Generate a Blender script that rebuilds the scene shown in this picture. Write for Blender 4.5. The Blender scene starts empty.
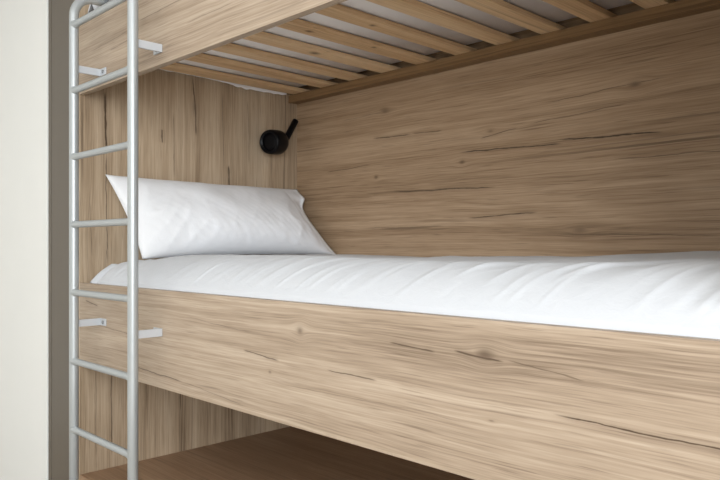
import bpy, bmesh, math, random
from mathutils import Vector, Matrix, noise as mnoise

# ------------------------------------------------------------------ scene, camera, light
S = bpy.context.scene
COL = S.collection
S.view_settings.view_transform = 'Standard'
S.view_settings.look = 'None'
S.view_settings.gamma = 1.0
S.view_settings.use_curve_mapping = False
S.view_settings.exposure = 0.19

cam_data = bpy.data.cameras.new('camera')
cam_data.sensor_width = 36.0
cam_data.lens = 703.19 / 720 * 36.0
cam_data.shift_y = 5.607 / 720
cam_data.clip_start = 0.02
cam = bpy.data.objects.new('camera', cam_data)
cam.location = (2.5867, -1.08, 0.848)
cam.rotation_euler = (math.pi / 2, 0, 0.7957267)
COL.objects.link(cam)
S.camera = cam

world = bpy.data.worlds.new('world')
S.world = world
world.use_nodes = True
bg = world.node_tree.nodes['Background']
bg.inputs['Color'].default_value = (0.80, 0.90, 1.0, 1)
bg.inputs['Strength'].default_value = 1.2


def area_light(name, loc, rot, sx, sy, power, color):
    d = bpy.data.lights.new(name, 'AREA')
    d.shape = 'RECTANGLE'
    d.size, d.size_y = sx, sy
    d.energy = power
    d.color = color
    o = bpy.data.objects.new(name, d)
    o.location = loc
    o.rotation_euler = rot
    COL.objects.link(o)
    return o


# daylight entering through the window to the right of the camera
area_light('window_daylight', (4.53, -2.75, 1.40), (math.radians(90), 0, math.radians(90)), 3.0, 1.8, 172, (0.93, 0.97, 1.0))
# added fill light under the ceiling, no fixture, standing in for daylight bounce
area_light('ceiling_fill', (1.5, -2.5, 2.34), (0, 0, 0), 3.4, 2.4, 46, (0.95, 0.975, 1.0))


# ------------------------------------------------------------------ node helpers
class NT:
    def __init__(self, name):
        self.mat = bpy.data.materials.new(name)
        self.mat.use_nodes = True
        self.t = self.mat.node_tree
        self.bsdf = self.t.nodes['Principled BSDF']

    def _set(self, sock, v):
        if isinstance(v, bpy.types.NodeSocket):
            self.t.links.new(v, sock)
        elif v is not None:
            sock.default_value = v

    def m(self, op, a, b=None, c=None, clamp=False):
        n = self.t.nodes.new('ShaderNodeMath')
        n.operation = op
        n.use_clamp = clamp
        self._set(n.inputs[0], a)
        if b is not None:
            self._set(n.inputs[1], b)
        if c is not None:
            self._set(n.inputs[2], c)
        return n.outputs[0]

    def add(self, a, b): return self.m('ADD', a, b)
    def sub(self, a, b): return self.m('SUBTRACT', a, b)
    def mul(self, a, b, clamp=False): return self.m('MULTIPLY', a, b, clamp=clamp)
    def mad(self, a, b, c): return self.m('MULTIPLY_ADD', a, b, c)

    def coords(self):
        tc = self.t.nodes.new('ShaderNodeTexCoord')
        sp = self.t.nodes.new('ShaderNodeSeparateXYZ')
        self.t.links.new(tc.outputs['Object'], sp.inputs[0])
        return dict(x=sp.outputs[0], y=sp.outputs[1], z=sp.outputs[2])

    def vec(self, a, b, c):
        n = self.t.nodes.new('ShaderNodeCombineXYZ')
        for i, v in enumerate((a, b, c)):
            self._set(n.inputs[i], v)
        return n.outputs[0]

    def noise(self, v, detail=2.0, rough=0.5, scale=1.0, dist=0.0):
        n = self.t.nodes.new('ShaderNodeTexNoise')
        n.inputs['Scale'].default_value = scale
        n.inputs['Detail'].default_value = detail
        n.inputs['Roughness'].default_value = rough
        n.inputs['Distortion'].default_value = dist
        self._set(n.inputs['Vector'], v)
        return n.outputs['Fac']

    def white(self, v):
        n = self.t.nodes.new('ShaderNodeTexWhiteNoise')
        n.noise_dimensions = '1D'
        self._set(n.inputs['W'], v)
        return n.outputs['Value']

    def smooth(self, v, lo, hi, a=0.0, b=1.0):
        n = self.t.nodes.new('ShaderNodeMapRange')
        n.interpolation_type = 'SMOOTHSTEP'
        self._set(n.inputs['Value'], v)
        n.inputs['From Min'].default_value = lo
        n.inputs['From Max'].default_value = hi
        n.inputs['To Min'].default_value = a
        n.inputs['To Max'].default_value = b
        return n.outputs[0]

    def ramp(self, v, stops):
        n = self.t.nodes.new('ShaderNodeValToRGB')
        e = n.color_ramp.elements
        while len(e) < len(stops):
            e.new(0.5)
        for k, (p, c) in zip(e, stops):
            k.position = p
            k.color = (*c, 1)
        self._set(n.inputs[0], v)
        return n.outputs[0]

    def mix(self, f, a, b, mode='MIX'):
        n = self.t.nodes.new('ShaderNodeMix')
        n.data_type = 'RGBA'
        n.blend_type = mode
        self._set(n.inputs[0], f)
        for i, v in ((6, a), (7, b)):
            if isinstance(v, tuple):
                v = (*v, 1) if len(v) == 3 else v
            self._set(n.inputs[i], v)
        return n.outputs[2]

    def bump(self, h, strength=0.1, dist=0.001):
        n = self.t.nodes.new('ShaderNodeBump')
        n.inputs['Strength'].default_value = strength
        n.inputs['Distance'].default_value = dist
        self._set(n.inputs['Height'], h)
        self.t.links.new(n.outputs[0], self.bsdf.inputs['Normal'])

    def out(self, color, rough=0.5, metal=0.0, spec=0.5):
        self._set(self.bsdf.inputs['Base Color'], color if not isinstance(color, tuple) else (*color, 1))
        self._set(self.bsdf.inputs['Roughness'], rough)
        self.bsdf.inputs['Metallic'].default_value = metal
        self.bsdf.inputs['Specular IOR Level'].default_value = spec
        return self.mat


def wood(name, g, t, pal, seed=0.0, cracks=(), knots=(), plank=None, plank_amt=0.12, rough=0.5,
         ring=22.0, ring_amt=0.30, ln_amt=0.42, crack_amt=0.95):
    """Oak / pine with the grain along axis g and across axis t.
    pal: dark, mid, light, crack.  cracks: (g0, t0, g1, t1, half width, strength).  knots: (g, t, rg, rt, strength)"""
    n = NT(name)
    c = n.coords()
    G, T = c[g], c[t]
    D = c[[k for k in 'xyz' if k not in (g, t)][0]]
    Gs = n.add(G, seed)
    # slow waviness of the grain
    w = n.noise(n.vec(n.mul(Gs, 1.3), n.mul(T, 3.0), n.mul(D, 3.0)), 2.0, 0.5)
    w2 = n.noise(n.vec(n.mul(Gs, 5.0), n.mul(T, 9.0), n.mul(D, 9.0)), 2.0, 0.5)
    T1 = n.add(T, n.add(n.mul(n.sub(w, 0.5), 0.024), n.mul(n.sub(w2, 0.5), 0.004)))
    kd = None
    for (kg, kt, rg, rt, ks) in knots:
        dg = n.mul(n.sub(G, kg), 1.0 / rg)
        dt = n.mul(n.sub(T, kt), 1.0 / rt)
        r2 = n.add(n.mul(dg, dg), n.mul(dt, dt))
        ex = n.m('EXPONENT', n.mul(r2, -0.22))
        # the grain flows around the knot
        T1 = n.sub(T1, n.mul(n.mul(dt, ex), rt * 0.8))
        core = n.mul(n.m('EXPONENT', n.mul(n.mul(r2, n.m('MAXIMUM', n.mad(w2, 4.5, -1.1), 0.45)), -1.3)), ks)
        kd = core if kd is None else n.m('MAXIMUM', kd, core)
    # streaks, fibres, pores
    broad = n.noise(n.vec(n.mul(Gs, 0.55), n.mul(T1, 13.0), n.mul(D, 13.0)), 4.0, 0.6)
    streak = n.noise(n.vec(n.mul(Gs, 1.1), n.mul(T1, 95.0), n.mul(D, 95.0)), 4.0, 0.65)
    fibre = n.noise(n.vec(n.mul(Gs, 7.0), n.mul(T1, 270.0), n.mul(D, 270.0)), 2.0, 0.6)
    # flame figure: contour lines of a slow field
    field = n.noise(n.vec(n.mul(Gs, 0.30), n.mul(T1, 4.2), n.mul(D, 4.2)), 1.0, 0.4)
    fig = n.m('SINE', n.mul(n.add(field, n.mul(streak, 0.02)), ring * 6.2832))
    fig = n.smooth(fig, -1.0, 1.0, -1.0, 1.0)
    v = n.mad(n.sub(broad, 0.5), 1.15, 0.56)
    v = n.mad(n.sub(streak, 0.5), 0.85, v)
    v = n.mad(n.sub(fibre, 0.5), 0.70, v)
    fine = n.noise(n.vec(n.mul(Gs, 3.0), n.mul(T1, 190.0), n.mul(D, 190.0)), 2.0, 0.6)
    v = n.mad(n.sub(fine, 0.5), 0.62, v)
    zone = n.noise(n.vec(n.mul(Gs, 0.45), n.mul(T, 5.5), n.mul(D, 5.5)), 2.0, 0.5)
    v = n.mad(n.sub(zone, 0.5), 0.75, v)
    figm = n.smooth(n.noise(n.vec(n.mul(Gs, 0.5), n.mul(T, 2.4), n.mul(D, 2.0)), 1.0, 0.5), 0.52, 0.68, 0.0, 1.0)
    v = n.mad(n.mul(fig, figm), ring_amt * 0.25, v)
    col = n.ramp(v, [(0.12, pal[0]), (0.50, pal[1]), (0.86, pal[2])])
    if plank:
        pid = n.m('FLOOR', n.mul(n.add(T, seed * 0.37), 1.0 / plank))
        pv = n.mad(n.sub(n.white(n.add(pid, seed * 3.1 + 0.5)), 0.5), plank_amt * 2, 1.0)
        mulc = n.vec(pv, pv, pv)
        col = n.mix(1.0, col, mulc, 'MULTIPLY')
    # short random checks and pore dashes
    rc = n.noise(n.vec(n.mul(Gs, 2.2), n.mul(T1, 46.0), n.mul(D, 40.0)), 1.5, 0.5)
    rcm = n.smooth(n.noise(n.vec(n.mul(Gs, 1.1), n.mul(T, 6.0), D), 1.0, 0.5), 0.50, 0.66)
    dark = n.mul(n.smooth(rc, 0.655, 0.74), n.mul(rcm, 0.55))
    pores = n.mul(n.smooth(n.noise(n.vec(n.mul(Gs, 8.0), n.mul(T1, 210.0), n.mul(D, 210.0)), 1.0, 0.5), 0.63, 0.75), 0.30)
    dark = n.m('MAXIMUM', dark, pores)
    ln = n.noise(n.vec(n.mul(Gs, 0.75), n.mul(T1, 64.0), n.mul(D, 64.0)), 2.0, 0.6)
    lnm = n.smooth(n.noise(n.vec(n.mul(Gs, 0.8), n.mul(T, 5.0), n.add(D, 5.0)), 2.0, 0.5), 0.42, 0.62)
    dark = n.m('MAXIMUM', dark, n.mul(n.smooth(ln, 0.565, 0.70), n.mul(lnm, ln_amt)))
    if kd is not None:
        dark = n.m('MAXIMUM', dark, n.mul(kd, 0.85, clamp=True))
    wob = n.mul(n.sub(n.noise(n.vec(n.mul(Gs, 6.0), n.mul(T, 10.0), 3.0), 3.0, 0.6), 0.5), 0.017)
    wth = n.noise(n.vec(n.mul(Gs, 30.0), n.mul(T, 30.0), 7.0), 2.0, 0.6)
    for (g0, t0, g1, t1, hw, st) in cracks:
        gc, hl = (g0 + g1) / 2, abs(g1 - g0) / 2
        sl = (t1 - t0) / (g1 - g0)
        u = n.mul(n.sub(G, gc), 1.0 / hl)
        env = n.smooth(n.mul(u, u), 0.5, 1.0, 1.0, 0.0)
        d = n.sub(n.sub(T, tc_ := (t0 + t1) / 2), n.mul(n.sub(G, gc), sl))
        d = n.m('ABSOLUTE', n.add(d, wob))
        line = n.m('LESS_THAN', d, 10.0)
        q = n.m('DIVIDE', d, n.mul(n.mad(wth, 1.5, 0.15), hw))
        line = n.smooth(q, 0.3, 1.5, 1.0, 0.0)
        halo = n.smooth(d, 0.0, hw * 7, 0.20, 0.0)
        dark = n.m('MAXIMUM', dark, n.mul(n.mul(n.m('MAXIMUM', line, halo), env), st))
    col = n.mix(n.mul(dark, crack_amt, clamp=True), col, pal[3])
    n.bump(n.sub(n.mul(fibre, 0.5), dark), 0.25, 0.0006)
    return n.out(col, rough, 0.0, 0.35)


OAK = ((0.200, 0.143, 0.098), (0.350, 0.266, 0.192), (0.460, 0.367, 0.278), (0.060, 0.034, 0.019))
OAKE = ((0.225, 0.155, 0.096), (0.400, 0.298, 0.200), (0.520, 0.408, 0.292), (0.060, 0.034, 0.019))  # oak lightened for the end panels: interior light put into the colour
PINE = ((0.500, 0.310, 0.165), (0.680, 0.462, 0.262), (0.780, 0.572, 0.355), (0.070, 0.030, 0.012))
OAKB = ((0.200, 0.126, 0.071), (0.360, 0.240, 0.145), (0.485, 0.344, 0.224), (0.050, 0.028, 0.015))  # oak warmed for the back panel: bounce light put into the colour
FLOORP = ((0.180, 0.102, 0.057), (0.285, 0.172, 0.100), (0.365, 0.235, 0.145), (0.060, 0.032, 0.018))

M = {}
M['oak_front'] = wood('oak_front', 'x', 'z', OAK, 3.3, ln_amt=0.32,
    cracks=[(0.42, 0.456, 0.74, 0.447, 0.0016, 0.8), (0.74, 0.447, 1.05, 0.426, 0.0012, 0.5),
            (1.04, 0.570, 1.20, 0.563, 0.0018, 0.8), (1.37, 0.563, 1.54, 0.557, 0.0014, 0.8),
            (1.57, 0.645, 1.70, 0.635, 0.0018, 0.85), (1.74, 0.643, 1.86, 0.636, 0.0020, 0.9),
            (1.86, 0.640, 2.02, 0.622, 0.0012, 0.6), (1.95, 0.559, 2.30, 0.555, 0.0017, 1.0),
            (0.05, 0.648, 0.16, 0.633, 0.0020, 0.8), (0.20, 0.563, 0.42, 0.553, 0.0014, 0.7),
            (0.75, 0.640, 1.10, 0.622, 0.0010, 0.45), (1.15, 0.505, 1.80, 0.515, 0.0009, 0.35),
            (0.10, 1.545, 0.40, 1.560, 0.0014, 0.55), (0.25, 1.520, 0.40, 1.530, 0.0016, 0.6),
            (0.45, 1.575, 0.75, 1.580, 0.0014, 0.6), (0.75, 1.500, 1.00, 1.505, 0.0012, 0.5)],
    knots=[(1.278, 0.643, 0.016, 0.013, 0.75), (1.815, 0.646, 0.020, 0.012, 0.75), (1.159, 0.529, 0.006, 0.004, 0.6),
           (1.83, 0.525, 0.010, 0.003, 0.6), (0.93, 1.545, 0.022, 0.012, 0.45)])
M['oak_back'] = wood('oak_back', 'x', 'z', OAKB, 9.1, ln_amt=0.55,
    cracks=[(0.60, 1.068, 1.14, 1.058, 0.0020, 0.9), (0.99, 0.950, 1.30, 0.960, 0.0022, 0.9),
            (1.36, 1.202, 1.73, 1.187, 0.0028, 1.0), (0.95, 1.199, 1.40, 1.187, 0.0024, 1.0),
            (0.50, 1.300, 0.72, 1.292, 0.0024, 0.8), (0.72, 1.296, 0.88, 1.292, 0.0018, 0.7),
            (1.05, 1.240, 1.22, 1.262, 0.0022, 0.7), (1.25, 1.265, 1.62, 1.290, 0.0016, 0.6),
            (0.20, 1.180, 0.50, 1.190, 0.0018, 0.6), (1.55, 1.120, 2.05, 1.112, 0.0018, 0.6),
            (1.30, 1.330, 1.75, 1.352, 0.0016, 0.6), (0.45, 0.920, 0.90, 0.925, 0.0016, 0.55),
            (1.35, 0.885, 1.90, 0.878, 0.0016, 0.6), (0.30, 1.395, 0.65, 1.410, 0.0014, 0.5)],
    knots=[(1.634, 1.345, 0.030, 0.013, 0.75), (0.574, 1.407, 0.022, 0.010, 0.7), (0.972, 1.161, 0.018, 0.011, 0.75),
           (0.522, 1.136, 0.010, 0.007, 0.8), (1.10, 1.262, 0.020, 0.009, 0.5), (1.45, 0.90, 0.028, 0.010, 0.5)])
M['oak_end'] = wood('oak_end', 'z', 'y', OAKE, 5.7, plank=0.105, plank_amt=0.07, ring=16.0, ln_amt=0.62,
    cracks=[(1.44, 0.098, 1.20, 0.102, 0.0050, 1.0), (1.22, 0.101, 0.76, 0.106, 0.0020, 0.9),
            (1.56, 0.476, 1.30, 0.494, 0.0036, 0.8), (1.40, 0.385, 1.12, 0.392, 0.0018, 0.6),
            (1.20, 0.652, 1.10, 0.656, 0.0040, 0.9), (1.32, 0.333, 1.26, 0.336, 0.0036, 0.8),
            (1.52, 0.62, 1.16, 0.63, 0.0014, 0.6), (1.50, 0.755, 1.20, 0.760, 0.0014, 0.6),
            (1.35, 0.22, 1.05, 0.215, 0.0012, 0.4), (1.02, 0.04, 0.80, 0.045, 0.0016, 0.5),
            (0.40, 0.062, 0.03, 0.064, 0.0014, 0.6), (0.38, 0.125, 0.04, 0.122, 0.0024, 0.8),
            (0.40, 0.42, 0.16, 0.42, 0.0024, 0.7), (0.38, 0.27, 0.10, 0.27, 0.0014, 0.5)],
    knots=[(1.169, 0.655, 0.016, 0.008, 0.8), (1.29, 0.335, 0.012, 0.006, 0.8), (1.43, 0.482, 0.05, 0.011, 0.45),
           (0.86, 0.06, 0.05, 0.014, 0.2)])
M['pine'] = wood('pine', 'y', 'x', PINE, 1.7, ring=7.0, ring_amt=0.45, crack_amt=0.75, rough=0.55,
    knots=[(0.415, 0.822, 0.016, 0.013, 1.3), (0.60, 0.635, 0.016, 0.012, 1.3), (0.52, 1.01, 0.013, 0.011, 1.2), (0.70, 0.84, 0.011, 0.009, 1.2)])
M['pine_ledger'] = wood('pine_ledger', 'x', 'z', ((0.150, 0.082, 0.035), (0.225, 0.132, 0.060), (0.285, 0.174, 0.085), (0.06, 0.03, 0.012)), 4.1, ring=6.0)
M['platform'] = wood('oak_platform', 'x', 'y', FLOORP, 2.2, ring=6.0, rough=0.42)
M['floor'] = wood('floor_laminate', 'x', 'y', ((0.38, 0.32, 0.26), (0.47, 0.41, 0.34), (0.54, 0.48, 0.41), (0.17, 0.13, 0.10)), 2.2, plank=0.19, plank_amt=0.10, ring=6.0, rough=0.42)


def plain(name, col, rough=0.6, metal=0.0, spec=0.5, grain=0.0, gscale=400.0, tone=0.0):
    n = NT(name)
    c = n.coords()
    v = n.vec(c['x'], c['y'], c['z'])
    k = n.noise(v, 3.0, 0.6, gscale)
    colr = col
    if tone:
        f = n.noise(v, 3.0, 0.55, 6.0)
        colr = n.mix(f, tuple(x * (1 - tone) for x in col), tuple(min(1, x * (1 + tone)) for x in col))
    if grain:
        n.bump(k, grain, 0.0005)
    return n.out(colr, rough, metal, spec)


M['steel'] = plain('silver_powder_coat', (0.385, 0.405, 0.41), 0.36, 0.35, 0.5, 0.05, 900.0)
M['bracket'] = plain('bracket_zinc', (0.50, 0.52, 0.55), 0.42, 0.2, 0.5, 0.04, 900.0)
M['screw'] = plain('screw_steel', (0.30, 0.31, 0.32), 0.35, 0.9)
M['black'] = plain('matt_black', (0.004, 0.004, 0.005), 0.35, 0.0, 0.16, 0.03, 900.0)
M['lens'] = plain('lamp_lens', (0.003, 0.003, 0.004), 0.35, 0.0, 0.15)
M['white_paint'] = plain('white_paint', (0.745, 0.745, 0.72), 0.6, 0.0, 0.3, 0.03, 300.0, 0.015)
M['wall_paint'] = plain('wall_paint', (0.74, 0.73, 0.70), 0.8, 0.0, 0.3, 0.05, 300.0, 0.02)
M['taupe'] = plain('taupe_lacquer', (0.112, 0.093, 0.071), 0.45, 0.0, 0.35, 0.03, 300.0, 0.03)
M['gap'] = plain('gap_shade', (0.02, 0.018, 0.016), 0.8)  # shade of the door gap and casing groove, painted as dark strips
M['ticking'] = plain('mattress_ticking', (0.86, 0.835, 0.84), 0.9, 0.0, 0.2, 0.25, 500.0, 0.06)


def cotton(name, col):
    n = NT(name)
    c = n.coords()
    v = n.vec(c['x'], c['y'], c['z'])
    a = n.noise(v, 4.0, 0.6, 28.0, 0.6)
    b = n.noise(v, 2.0, 0.5, 900.0)
    n.bump(n.add(n.mul(a, 1.0), n.mul(b, 0.10)), 0.30, 0.004)
    m = n.out(col, 0.85, 0.0, 0.15)
    n.bsdf.inputs['Sheen Weight'].default_value = 0.15
    return m


M['cotton'] = cotton('white_cotton', (0.575, 0.588, 0.615))
M['pillowcase'] = cotton('white_pillowcase', (0.80, 0.81, 0.835))

# ------------------------------------------------------------------ object helpers


def link(name, bm, mat, parent=None, smooth=False):
    me = bpy.data.meshes.new(name)
    bmesh.ops.recalc_face_normals(bm, faces=bm.faces)
    bm.to_mesh(me)
    bm.free()
    me.materials.append(mat)
    for p in me.polygons:
        p.use_smooth = smooth
    o = bpy.data.objects.new(name, me)
    COL.objects.link(o)
    if parent:
        o.parent = parent
    return o


def thing(name, label, cat, loc=(0, 0, 0), group=None):
    o = bpy.data.objects.new(name, None)
    o.empty_display_size = 0.1
    o.location = loc
    COL.objects.link(o)
    o['label'] = label
    o['category'] = cat
    if group:
        o['group'] = group
    return o


def tag(o, label, cat, group=None):
    o['label'] = label
    o['category'] = cat
    if group:
        o['group'] = group
    return o


def structure(o):
    o['kind'] = 'structure'
    return o


def box(bm, x0, x1, y0, y1, z0, z1, bev=0.0):
    r = bmesh.ops.create_cube(bm, size=1.0)
    vs = r['verts']
    for v in vs:
        v.co = Vector(((x0 + x1) / 2 + v.co.x * (x1 - x0), (y0 + y1) / 2 + v.co.y * (y1 - y0), (z0 + z1) / 2 + v.co.z * (z1 - z0)))
    if bev:
        es = list({e for v in vs for e in v.link_edges})
        bmesh.ops.bevel(bm, geom=es, offset=bev, segments=2, profile=0.7, affect='EDGES')


def box_obj(name, dims, mat, parent=None, bev=0.0):
    bm = bmesh.new()
    box(bm, *dims, bev)
    return link(name, bm, mat, parent)


def tube(bm, pts, radii, seg=20, cap=True):
    """Sweep a circle along points with a radius at each."""
    pts = [Vector(p) for p in pts]
    if not hasattr(radii, '__len__'):
        radii = [radii] * len(pts)
    rings = []
    ref = None
    for i, p in enumerate(pts):
        if i == 0:
            d = pts[1] - p
        elif i == len(pts) - 1:
            d = p - pts[i - 1]
        else:
            d = (pts[i + 1] - p).normalized() + (p - pts[i - 1]).normalized()
        d.normalize()
        if ref is None:
            ref = d.orthogonal().normalized()
        else:
            ref = (ref - d * ref.dot(d)).normalized()
        b = d.cross(ref)
        rings.append([bm.verts.new(p + (ref * math.cos(2 * math.pi * k / seg) + b * math.sin(2 * math.pi * k / seg)) * radii[i]) for k in range(seg)])
    for a, b in zip(rings, rings[1:]):
        for k in range(seg):
            bm.faces.new((a[k], a[(k + 1) % seg], b[(k + 1) % seg], b[k]))
    if cap:
        bm.faces.new(rings[0][::-1])
        bm.faces.new(rings[-1])



def lathe(bm, c, axis, prof, seg=40):
    """Revolve (distance along axis, radius) pairs around an axis through c."""
    axis = Vector(axis).normalized()
    u = axis.orthogonal().normalized()
    w = axis.cross(u)
    rings = []
    for a, r in prof:
        r = max(r, 0.0004)
        rings.append([bm.verts.new(Vector(c) + axis * a + (u * math.cos(2 * math.pi * k / seg) + w * math.sin(2 * math.pi * k / seg)) * r) for k in range(seg)])
    for a, b in zip(rings, rings[1:]):
        for k in range(seg):
            bm.faces.new((a[k], a[(k + 1) % seg], b[(k + 1) % seg], b[k]))
    bm.faces.new(rings[0][::-1])
    bm.faces.new(rings[-1])


# ------------------------------------------------------------------ the room
RX0, RX1, RY0, RY1, RZ = -1.6, 4.6, -5.0, 1.062, 2.40
FZ = -0.25                    # floor level; the bunk stands on a low platform
structure(box_obj('floor', (RX0, RX1, RY0, RY1, FZ - 0.05, FZ), M['floor']))
structure(box_obj('ceiling', (RX0, RX1, RY0, RY1, RZ, RZ + 0.05), M['wall_paint']))
structure(box_obj('wall_back', (RX0, RX1, RY1, RY1 + 0.08, FZ, RZ), M['wall_paint']))
structure(box_obj('wall_left', (RX0 - 0.08, RX0, RY0, RY1, FZ, RZ), M['wall_paint']))
structure(box_obj('wall_front', (RX0, RX1, RY0 - 0.08, RY0, FZ, RZ), M['wall_paint']))
bm = bmesh.new()
WY0, WY1, WZ0, WZ1 = -4.3, -1.2, 0.45, 2.30
box(bm, RX1, RX1 + 0.12, RY0, WY0, FZ, RZ)
box(bm, RX1, RX1 + 0.12, WY1, RY1, FZ, RZ)
box(bm, RX1, RX1 + 0.12, WY0, WY1, FZ, WZ0)
box(bm, RX1, RX1 + 0.12, WY0, WY1, WZ1, RZ)
structure(link('wall_right', bm, M['wall_paint']))
bm = bmesh.new()
for y0, y1 in ((WY0, WY0 + 0.06), (WY1 - 0.06, WY1), (-2.78, -2.72)):
    box(bm, RX1 + 0.03, RX1 + 0.09, y0, y1, WZ0, WZ1, 0.004)
for z0, z1 in ((WZ0, WZ0 + 0.06), (WZ1 - 0.06, WZ1)):
    box(bm, RX1 + 0.03, RX1 + 0.09, WY0, WY1, z0, z1, 0.004)
structure(link('window_1', bm, M['white_paint']))

# white door leaf and its taupe frame, left of the bunk
structure(box_obj('door_1', (-1.25, -0.317, 0.0, 0.045, FZ + 0.008, 2.05), M['white_paint'], bev=0.002))
bm = bmesh.new()
box(bm, -0.306, -0.277, 0.002, 0.060, FZ, 2.10, 0.0015)     # stop strip
box(bm, -0.266, -0.0245, 0.0, 0.060, FZ, 2.10, 0.003)       # broad casing

box(bm, -1.40, -0.0245, 0.0, 0.060, 2.10, 2.20, 0.003)
structure(link('trim_1', bm, M['taupe']))
bm = bmesh.new()
box(bm, -0.317, -0.306, 0.030, 0.060, FZ, 2.10)
box(bm, -0.277, -0.266, 0.010, 0.060, FZ, 2.10)
structure(link('trim_2', bm, M['gap']))
structure(box_obj('wall_partition', (RX0, -0.0245, 0.062, 0.16, FZ, RZ), M['wall_paint']))

# ------------------------------------------------------------------ bunk bed
bed = thing('bunk_bed', 'oak veneer bunk bed with slatted upper deck, built between its panels', 'bunk bed')
LX = 2.28                     # inner face of the foot end panel
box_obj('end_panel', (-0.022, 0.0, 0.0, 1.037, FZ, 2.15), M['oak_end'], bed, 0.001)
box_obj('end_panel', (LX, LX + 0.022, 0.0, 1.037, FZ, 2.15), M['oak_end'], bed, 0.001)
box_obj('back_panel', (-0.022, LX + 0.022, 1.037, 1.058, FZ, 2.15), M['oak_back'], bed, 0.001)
box_obj('side_rail', (0.0, LX, 0.0, 0.024, 0.4074, 0.7099), M['oak_front'], bed, 0.0012)
box_obj('side_rail', (0.0, LX, 0.0, 0.024, 1.4079, 1.6880), M['oak_front'], bed, 0.0012)
for zz in (0.503, 1.503):
    box_obj('ledger', (0.0, LX, 0.985, 1.037, zz + 0.013, zz + 0.047), M['pine_ledger'], bed, 0.0015)
    box_obj('ledger', (0.0, LX, 0.024, 0.064, zz, zz + 0.047), M['pine_ledger'], bed, 0.0015)
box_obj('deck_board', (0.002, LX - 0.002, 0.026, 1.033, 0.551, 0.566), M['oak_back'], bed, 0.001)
box_obj('platform_board', (0.0, LX, 0.0, 1.037, -0.028, 0.0), M['platform'], bed, 0.001)
box_obj('plinth', (0.0, LX, 0.030, 0.050, FZ, -0.028), M['oak_front'], bed, 0.001)
SL = [0.030, 0.222, 0.408, 0.598, 0.785, 0.975, 1.157, 1.335, 1.510, 1.686, 1.862, 2.04, 2.215]
for i, x in enumerate(SL):
    box_obj('slat', (x, x + 0.070, 0.028, 1.034, 1.551, 1.569), M['pine'], bed, 0.003)

# ------------------------------------------------------------------ ladder
XL, XR, YL = 0.1817, 0.6118, -0.095
lad = thing('bunk_ladder', 'silver tubular metal ladder standing on the floor, bracketed to the bunk rails', 'ladder', (0.397, YL, FZ))


def L(p):
    return (p[0] - 0.397, p[1] - YL, p[2] - FZ)


for x in (XL, XR):
    ZT = 1.7060                    # the top bend runs back to the upper rail
    R = 0.072
    pts = [(x, YL, FZ), (x, YL, 0.4), (x, YL, 0.8), (x, YL, 1.2), (x, YL, ZT - R)]
    for k in range(1, 11):
        a = math.pi / 2 * k / 10
        pts.append((x, YL + R * (1 - math.cos(a)), ZT - R + R * math.sin(a)))
    pts.append((x, 0.021, ZT))
    bm = bmesh.new()
    tube(bm, [L(p) for p in pts], 0.0158, 24)
    st = link('stile', bm, M['steel'], lad, True)
    bm = bmesh.new()
    tube(bm, [L((x, YL, FZ)), L((x, YL, FZ + 0.03))], 0.0180, 24)
    link('foot_cap', bm, M['black'], st, False)
for z in (-0.014, 0.2196, 0.4534, 0.688, 0.920, 1.1513, 1.3778, 1.6028):
    n = 24
    pts, rad = [], []
    for k in range(n + 1):
        s = k / n
        s = 0.5 - 0.5 * math.cos(math.pi * s)
        x = XL + 0.006 + (XR - XL - 0.012) * s
        e = min(x - XL - 0.006, XR - 0.006 - x)
        pts.append(L((x, YL, z)))
        rad.append(0.0112 + 0.0046 * max(0.0, 1 - e / 0.030) ** 1.5)
    bm = bmesh.new()
    tube(bm, pts, rad, 20)
    link('rung', bm, M['steel'], lad, True)
for z in (0.581, 1.455):
    for x, sgn in ((XL, 1), (XR, -1)):
        bm = bmesh.new()
        box(bm, *[v for ab in ((x - 0.004 - 0.397, x + 0.004 - 0.397), (0.008, 0.0945), (z - FZ - 0.012, z - FZ + 0.012)) for v in ab], 0.0008)
        xa, xb = sorted((x + sgn * 0.0025, x + sgn * 0.045))
        box(bm, xa - 0.397, xb - 0.397, 0.0905, 0.0945, z - FZ - 0.012, z - FZ + 0.012, 0.0008)
        br = link('bracket', bm, M['bracket'], lad)
        bm = bmesh.new()
        cx = x + sgn * 0.026
        tube(bm, [L((cx, -0.0045, z)), L((cx, -0.007, z)), L((cx, -0.0085, z))], [0.0065, 0.006, 0.003], 16)
        link('screw', bm, M['screw'], br, True)

# ------------------------------------------------------------------ bedding


def sm(a, b, x):
    t = max(0.0, min(1.0, (x - a) / (b - a)))
    return t * t * (3 - 2 * t)


def bed_profile(y):
    """height of the bedding above the deck across the bed (y)."""
    u = max(0.0, min(1.0, (y - 0.016) / 0.20))
    return 0.098 * (1 - (1 - u) ** 2.5) - 0.004 * sm(0.5, 1.0, y)


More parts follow.
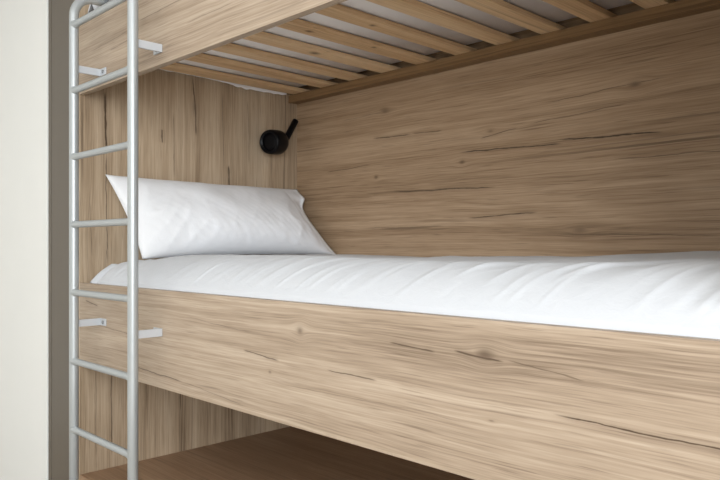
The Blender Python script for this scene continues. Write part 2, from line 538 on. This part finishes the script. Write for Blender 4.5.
def mattress(name, z0, label, ymax=0.972):
    root = thing(name, label, 'mattress', (0, 0, z0))
    bm = bmesh.new()
    X0, X1, Y0, Y1, H, R = 0.010, LX - 0.012, 0.030, ymax, 0.190, 0.045
    nx, ny = 60, 40
    # closed rounded slab from a cross-section loop swept along x with tapering ends
    loop = []
    for k in range(ny + 1):
        a = k / ny
        y = Y0 + (Y1 - Y0) * a
        edge = min(a, 1 - a) * (Y1 - Y0)
        back = min(1.0, (Y1 - y) / R)
        top = 0.133 + bed_profile(y) - 0.046 - R * (1 - math.sqrt(max(0.0, 1 - (1 - back) ** 2)))
        loop.append((y, top))
    rows = []
    for i in range(nx + 1):
        a = i / nx
        a = 0.5 - 0.5 * math.cos(math.pi * a)
        x = X0 + (X1 - X0) * a
        e = min(x - X0, X1 - x)
        k = math.sqrt(max(0.0, 1 - (1 - min(1, e / R)) ** 2))
        row = [bm.verts.new((x, y, max(0.02, t - R * (1 - k)) + 0.003 * mnoise.noise(Vector((x * 6, y * 6, 1))))) for y, t in loop]
        row += [bm.verts.new((x, Y1, 0.0)), bm.verts.new((x, Y0, 0.0))]
        rows.append(row)
    n = len(rows[0])
    for p, q in zip(rows, rows[1:]):
        for j in range(n):
            bm.faces.new((p[j], p[(j + 1) % n], q[(j + 1) % n], q[j]))
    bm.faces.new(rows[0])
    bm.faces.new(rows[-1][::-1])
    link('mattress_body', bm, M['ticking'], root, True)
    return root


mattress('mattress', 0.567, 'white mattress on the lower bunk under the white duvet')
mu = mattress('mattress', 1.572 + 0.0005, 'pale grey mattress lying on the slats of the upper bunk')
# loose cover hem of the upper mattress showing past the first slat
bm = bmesh.new()
prev = None
for k in range(121):
    y = 0.10 + 0.86 * k / 120
    d = 0.012 * (0.5 + 0.5 * mnoise.noise(Vector((y * 9, 2.3, 0)))) + 0.010 * max(0, mnoise.noise(Vector((y * 24, 7.1, 0))))
    d = d * (0.25 + 1.2 * sm(0.55, 0.75, y)) - 0.004 * (1 - sm(0.5, 0.7, y))
    cur = []
    for j in range(7):
        s = j / 6
        cur.append(bm.verts.new((0.016 + 0.004 * mnoise.noise(Vector((y * 30, s * 2, 4))), y, (0.02 - 1e-3) * (1 - s) + (-0.021 - d) * s)))
    if prev:
        for j in range(6):
            bm.faces.new((prev[j], prev[j + 1], cur[j + 1], cur[j]))
    prev = cur
hem = link('cover_hem', bm, M['ticking'], mu, True)
md = hem.modifiers.new('thick', 'SOLIDIFY')
md.thickness = 0.0015
md.offset = 0


def duvet(name, zoff, label, seed):
    root_z = 0.70 + zoff
    bm = bmesh.new()
    nx, ny = 420, 150
    Y0, Y1 = 0.0252, 1.031
    X1 = LX - 0.006

    def x0(y):
        return 0.085 + 0.225 * sm(0.090, 0.160, y)

    def height(x, y, xa):
        h = 0.012 + bed_profile(y)
        e = x - xa
        # rounded hem at the head end
        k = max(0.0, 1 - e / 0.05)
        h -= 0.026 * (1 - math.sqrt(max(0.0, 1 - k * k))) if k > 0 else 0
        # soft filling lumps
        h += 0.010 * mnoise.noise(Vector((x * 2.3 + seed, y * 2.6, 0.3))) * sm(0.03, 0.25, y)
        h += 0.004 * mnoise.noise(Vector((x * 6 + seed, y * 6, 2.3))) * sm(0.03, 0.15, y)
        # raised far corner at the foot
        h += 0.030 * sm(1.50, 1.95, x) * sm(0.55, 1.0, y)
        h -= 0.025 * sm(X1 - 0.16, X1, x) ** 1.5 * sm(0.05, 0.2, y) * (1 - sm(0.5, 0.9, y))
        # diagonal folds across the top
        al, ac = x * 0.42 + y * 0.90, x * 0.90 - y * 0.42
        wv = ac + 0.03 * mnoise.noise(Vector((al * 3, ac * 3, seed)))
        r = 1 - abs(mnoise.noise(Vector((wv * 11, al * 1.5, seed + 4)))) * 2.4
        fold = max(0.0, r) ** 3
        msk = sm(-0.25, 0.35, mnoise.noise(Vector((x * 1.7, y * 2.2, seed + 9)))) * (0.35 + 0.65 * sm(0.9, 1.8, x))
        h += 0.0085 * fold * msk * sm(0.05, 0.16, y) * (1 - sm(0.75, 0.95, y))
        r2 = 1 - abs(mnoise.noise(Vector((wv * 25, al * 3.0, seed + 14)))) * 2.4
        h += 0.0013 * max(0.0, r2) ** 2 * sm(0.05, 0.16, y) * (1 - sm(0.8, 0.97, y))
        # gathers where it is tucked behind the rail
        gq = x * 1.0 - y * 0.55
        gth = mnoise.noise(Vector((gq * 17, y * 3, seed + 20)))
        g2 = max(0.0, 1 - abs(gth) * 3.2) ** 1.5
        gm = sm(-0.1, 0.4, mnoise.noise(Vector((x * 2.6, 0.4, seed + 30)))) * 0.8 + 0.2
        h += 0.0120 * g2 * gm * sm(0.028, 0.06, y) * (1 - sm(0.16, 0.36, y))
        # back edge rolls down at the panel
        kb = max(0.0, 1 - (Y1 - y) / 0.03)
        h -= 0.03 * (1 - math.sqrt(max(0.0, 1 - kb * kb)))
        return h

    top = []
    for j in range(ny + 1):
        b = j / ny
        y = Y0 + (Y1 - Y0) * (b ** 1.5)
        xa = x0(y)
        row = []
        for i in range(nx + 1):
            x = xa + (X1 - xa) * i / nx
            h = height(x, y, xa)
            # front bulge over the rail
            row.append(bm.verts.new((x, y, h)))
        top.append(row)
    for p, q in zip(top, top[1:]):
        for i in range(nx):
            bm.faces.new((p[i], p[i + 1], q[i + 1], q[i]))
    # underside a little below the upper surface
    rim = [top[0][i] for i in range(nx + 1)] + [top[j][nx] for j in range(1, ny + 1)] + [top[ny][i] for i in range(nx - 1, -1, -1)] + [top[j][0] for j in range(ny - 1, 0, -1)]
    low = [bm.verts.new((v.co.x, v.co.y, min(v.co.z - 0.001, bed_profile(v.co.y) - 0.017))) for v in rim]
    for k in range(len(rim)):
        a, b2 = rim[k], rim[(k + 1) % len(rim)]
        bm.faces.new((a, low[k], low[(k + 1) % len(rim)], b2))
    o = link(name, bm, M['cotton'], None, True)
    o.location = (0, 0, root_z)
    tag(o, label, 'duvet')
    return o


duvet('duvet', 0.0, 'rumpled white duvet spread over the lower bunk, in front of the pillow', 3.7)
duvet('duvet', 1.028, 'white duvet on the upper bunk, barely showing above the top rail', 8.2)

# fitted sheet corner visible at the head end of the lower bunk
bm = bmesh.new()
prev = None
for k in range(71):
    y = 0.0262 + 0.97 * (k / 70) ** 1.8
    cur = []
    for j in range(33):
        x = 0.006 + 0.33 * (j / 32)
        xd = 0.085 + 0.225 * sm(0.090, 0.160, y)
        up = (1 - sm(-0.055, -0.005, x - xd)) * (1 - sm(0.09, 0.16, y))
        h = -0.035 + bed_profile(y) + 0.045 * up
        h -= 0.045 * up * max(0, 1 - (x - 0.006) / 0.045) ** 2
        h += 0.004 * mnoise.noise(Vector((x * 14, y * 9, 5))) + 0.003 * mnoise.noise(Vector((x * 40, y * 20, 5))) * up
        cur.append(bm.verts.new((x, y, h)))
    if prev:
        for j in range(32):
            bm.faces.new((prev[j], prev[j + 1], cur[j + 1], cur[j]))
    prev = cur
sh = link('bed_sheet', bm, M['cotton'], None, True)
sh.location = (0, 0, 0.70)
md = sh.modifiers.new('thick', 'SOLIDIFY')
md.thickness = 0.004
tag(sh, 'white sheet corner on the lower mattress, tucked in by the head panel', 'sheet')
su = sh.copy()
COL.objects.link(su)
su.location = (0, 0, 1.728)
tag(su, 'white sheet corner peeking over the upper rail behind the top of the ladder', 'sheet')


# ------------------------------------------------------------------ pillow
def make_pillow():
    TL, TR = Vector((0.045, 0.078, 1.114)), Vector((0.045, 1.000, 1.110))
    BL, BR = Vector((0.225, 0.135, 0.799)), Vector((0.300, 1.024, 0.806))
    N, K = 90, 60
    bm = bmesh.new()
    nrm = ((TR - TL).cross(BL - TL)).normalized()
    if nrm.x < 0:
        nrm = -nrm
    sides = {}
    for sd in (1, -1):
        for i in range(N + 1):
            for j in range(K + 1):
                u, v = i / N * 2 - 1, j / K * 2 - 1
                if sd < 0 and (i in (0, N) or j in (0, K)):
                    sides[sd, i, j] = sides[1, i, j]
                    continue
                # sides drawn in between the pointed corners
                uu = u * (1 - (0.085 if u > 0 else 0.030) * (1 - v * v))
                vv = v * (1 - 0.075 * (1 - abs(u) ** 2.2))
                a, b = (uu + 1) / 2, (vv + 1) / 2
                p = TL.lerp(TR, a).lerp(BL.lerp(BR, a), b)
                # flat flange along the far end
                ui = min(1.0, u / 0.94) if u > 0 else u
                vi = abs(v)
                h = max(0.0, (1 - abs(ui) ** 2.6)) ** 0.62 * max(0.0, (1 - vi ** 2.2)) ** 0.62
                T = 0.105 if sd > 0 else 0.055
                sag = 1 + 0.25 * v
                h *= 1 - 0.10 * math.exp(-((u - 0.80 - 0.03 * v) / 0.022) ** 2)
                p = p + nrm * sd * (T * h * sag + (0.0012 if abs(u) < 1 and abs(v) < 1 else 0))
                q = Vector((u * 2.2, v * 1.2, 0.4 * sd))
                p = p + nrm * (0.010 * mnoise.noise(q * 1.6) * h)
                rd = max(0.0, 1 - 2.6 * abs(mnoise.noise(Vector((u * 5.5 + v * 1.5, v * 1.4, 3.0 * sd)))))
                p = p + nrm * (0.0055 * rd ** 2 * sd * min(1, h * 2) * (0.3 + 0.7 * abs(u) ** 1.0) * (1 - abs(u) ** 10) * (1 - abs(v) ** 10))
                rd2 = max(0.0, 1 - 2.8 * abs(mnoise.noise(Vector((u * 13 - v * 3, v * 2.2, 9.0 * sd)))))
                p = p + nrm * (0.0028 * rd2 ** 2 * sd * min(1, h * 2) * (0.35 + 0.65 * sm(-0.3, 0.9, v)) * (1 - abs(u) ** 10) * (1 - abs(v) ** 10))
                # floppy flange waves
                if u > 0.86:
                    f = (u - 0.86) / 0.14
                    p = p + Vector((0.055 * f * sm(-0.62, -0.86, v) * 0 + 0.004 * math.sin(v * 5.0) * f, 0, 0))
                p = p + Vector((0.034, 0.0, 0.004)) * sm(0.80, 1.0, u) * math.exp(-((v + 0.66) / 0.17) ** 2)
                if p.x < 0.006:
                    p.x = 0.006 + 0.0005 * (i % 2)
                if p.y > 1.031:
                    p.y = 1.031
                sides[sd, i, j] = bm.verts.new(p)
    for sd in (1, -1):
        for i in range(N):
            for j in range(K):
                f = [sides[sd, i, j], sides[sd, i + 1, j], sides[sd, i + 1, j + 1], sides[sd, i, j + 1]]
                try:
                    bm.faces.new(f if sd > 0 else f[::-1])
                except ValueError:
                    pass
    o = link('pillow', bm, M['pillowcase'], None, True)
    return tag(o, 'plump white pillow leaning against the oak head panel of the lower bunk', 'pillow')


make_pillow()

# ------------------------------------------------------------------ reading lamp
lamp_c = Vector((0.082, 0.842, 1.309))
lamp = thing('reading_lamp', 'small black swivel reading lamp on the head panel in the corner', 'wall lamp', (0, 0.85, 1.31))


def LL(p):
    return Vector(p) - Vector((0, 0.85, 1.31))


ax = Vector((0.28, -0.95, -0.10)).normalized()
bm = bmesh.new()
prof = [(-0.046, 0.000), (-0.046, 0.022), (-0.043, 0.035), (-0.036, 0.044), (-0.024, 0.0490), (0.0, 0.050), (0.030, 0.0495), (0.040, 0.047), (0.044, 0.0435), (0.044, 0.039), (0.034, 0.037)]
lathe(bm, LL(lamp_c), ax, [(a * 1.08, r * 1.10) for a, r in prof], 48)
link('lamp_head', bm, M['black'], lamp, True)
bm = bmesh.new()
prof = [(0.0362, 0.0405), (0.038, 0.039), (0.040, 0.022), (0.0405, 0.001)]
lathe(bm, LL(lamp_c), ax, prof, 32)
link('lens', bm, M['lens'], lamp, True)
bm = bmesh.new()
tube(bm, [LL((0.0005, 0.86, 1.31)), LL((0.010, 0.86, 1.31)), LL((0.014, 0.86, 1.31))], [0.030, 0.030, 0.026], 32)
link('wall_plate', bm, M['black'], lamp)
bm = bmesh.new()
a0 = LL(lamp_c - ax * 0.034)
tube(bm, [LL((0.012, 0.86, 1.31)), LL((0.035, 0.866, 1.31)), a0], 0.009, 16)
link('pivot', bm, M['black'], lamp, True)
bm = bmesh.new()
p0, p1 = LL((0.068, 0.915, 1.330)), LL((0.062, 0.978, 1.424))
dv = (p1 - p0).normalized()
tube(bm, [LL((0.070, 0.885, 1.318)), p0 - Vector((0, 0.008, 0.002)), p0 + dv * 0.008, p1 - dv * 0.001, p1], [0.007, 0.010, 0.0145, 0.0145, 0.0138], 20)
link('handle', bm, M['black'], lamp, True)
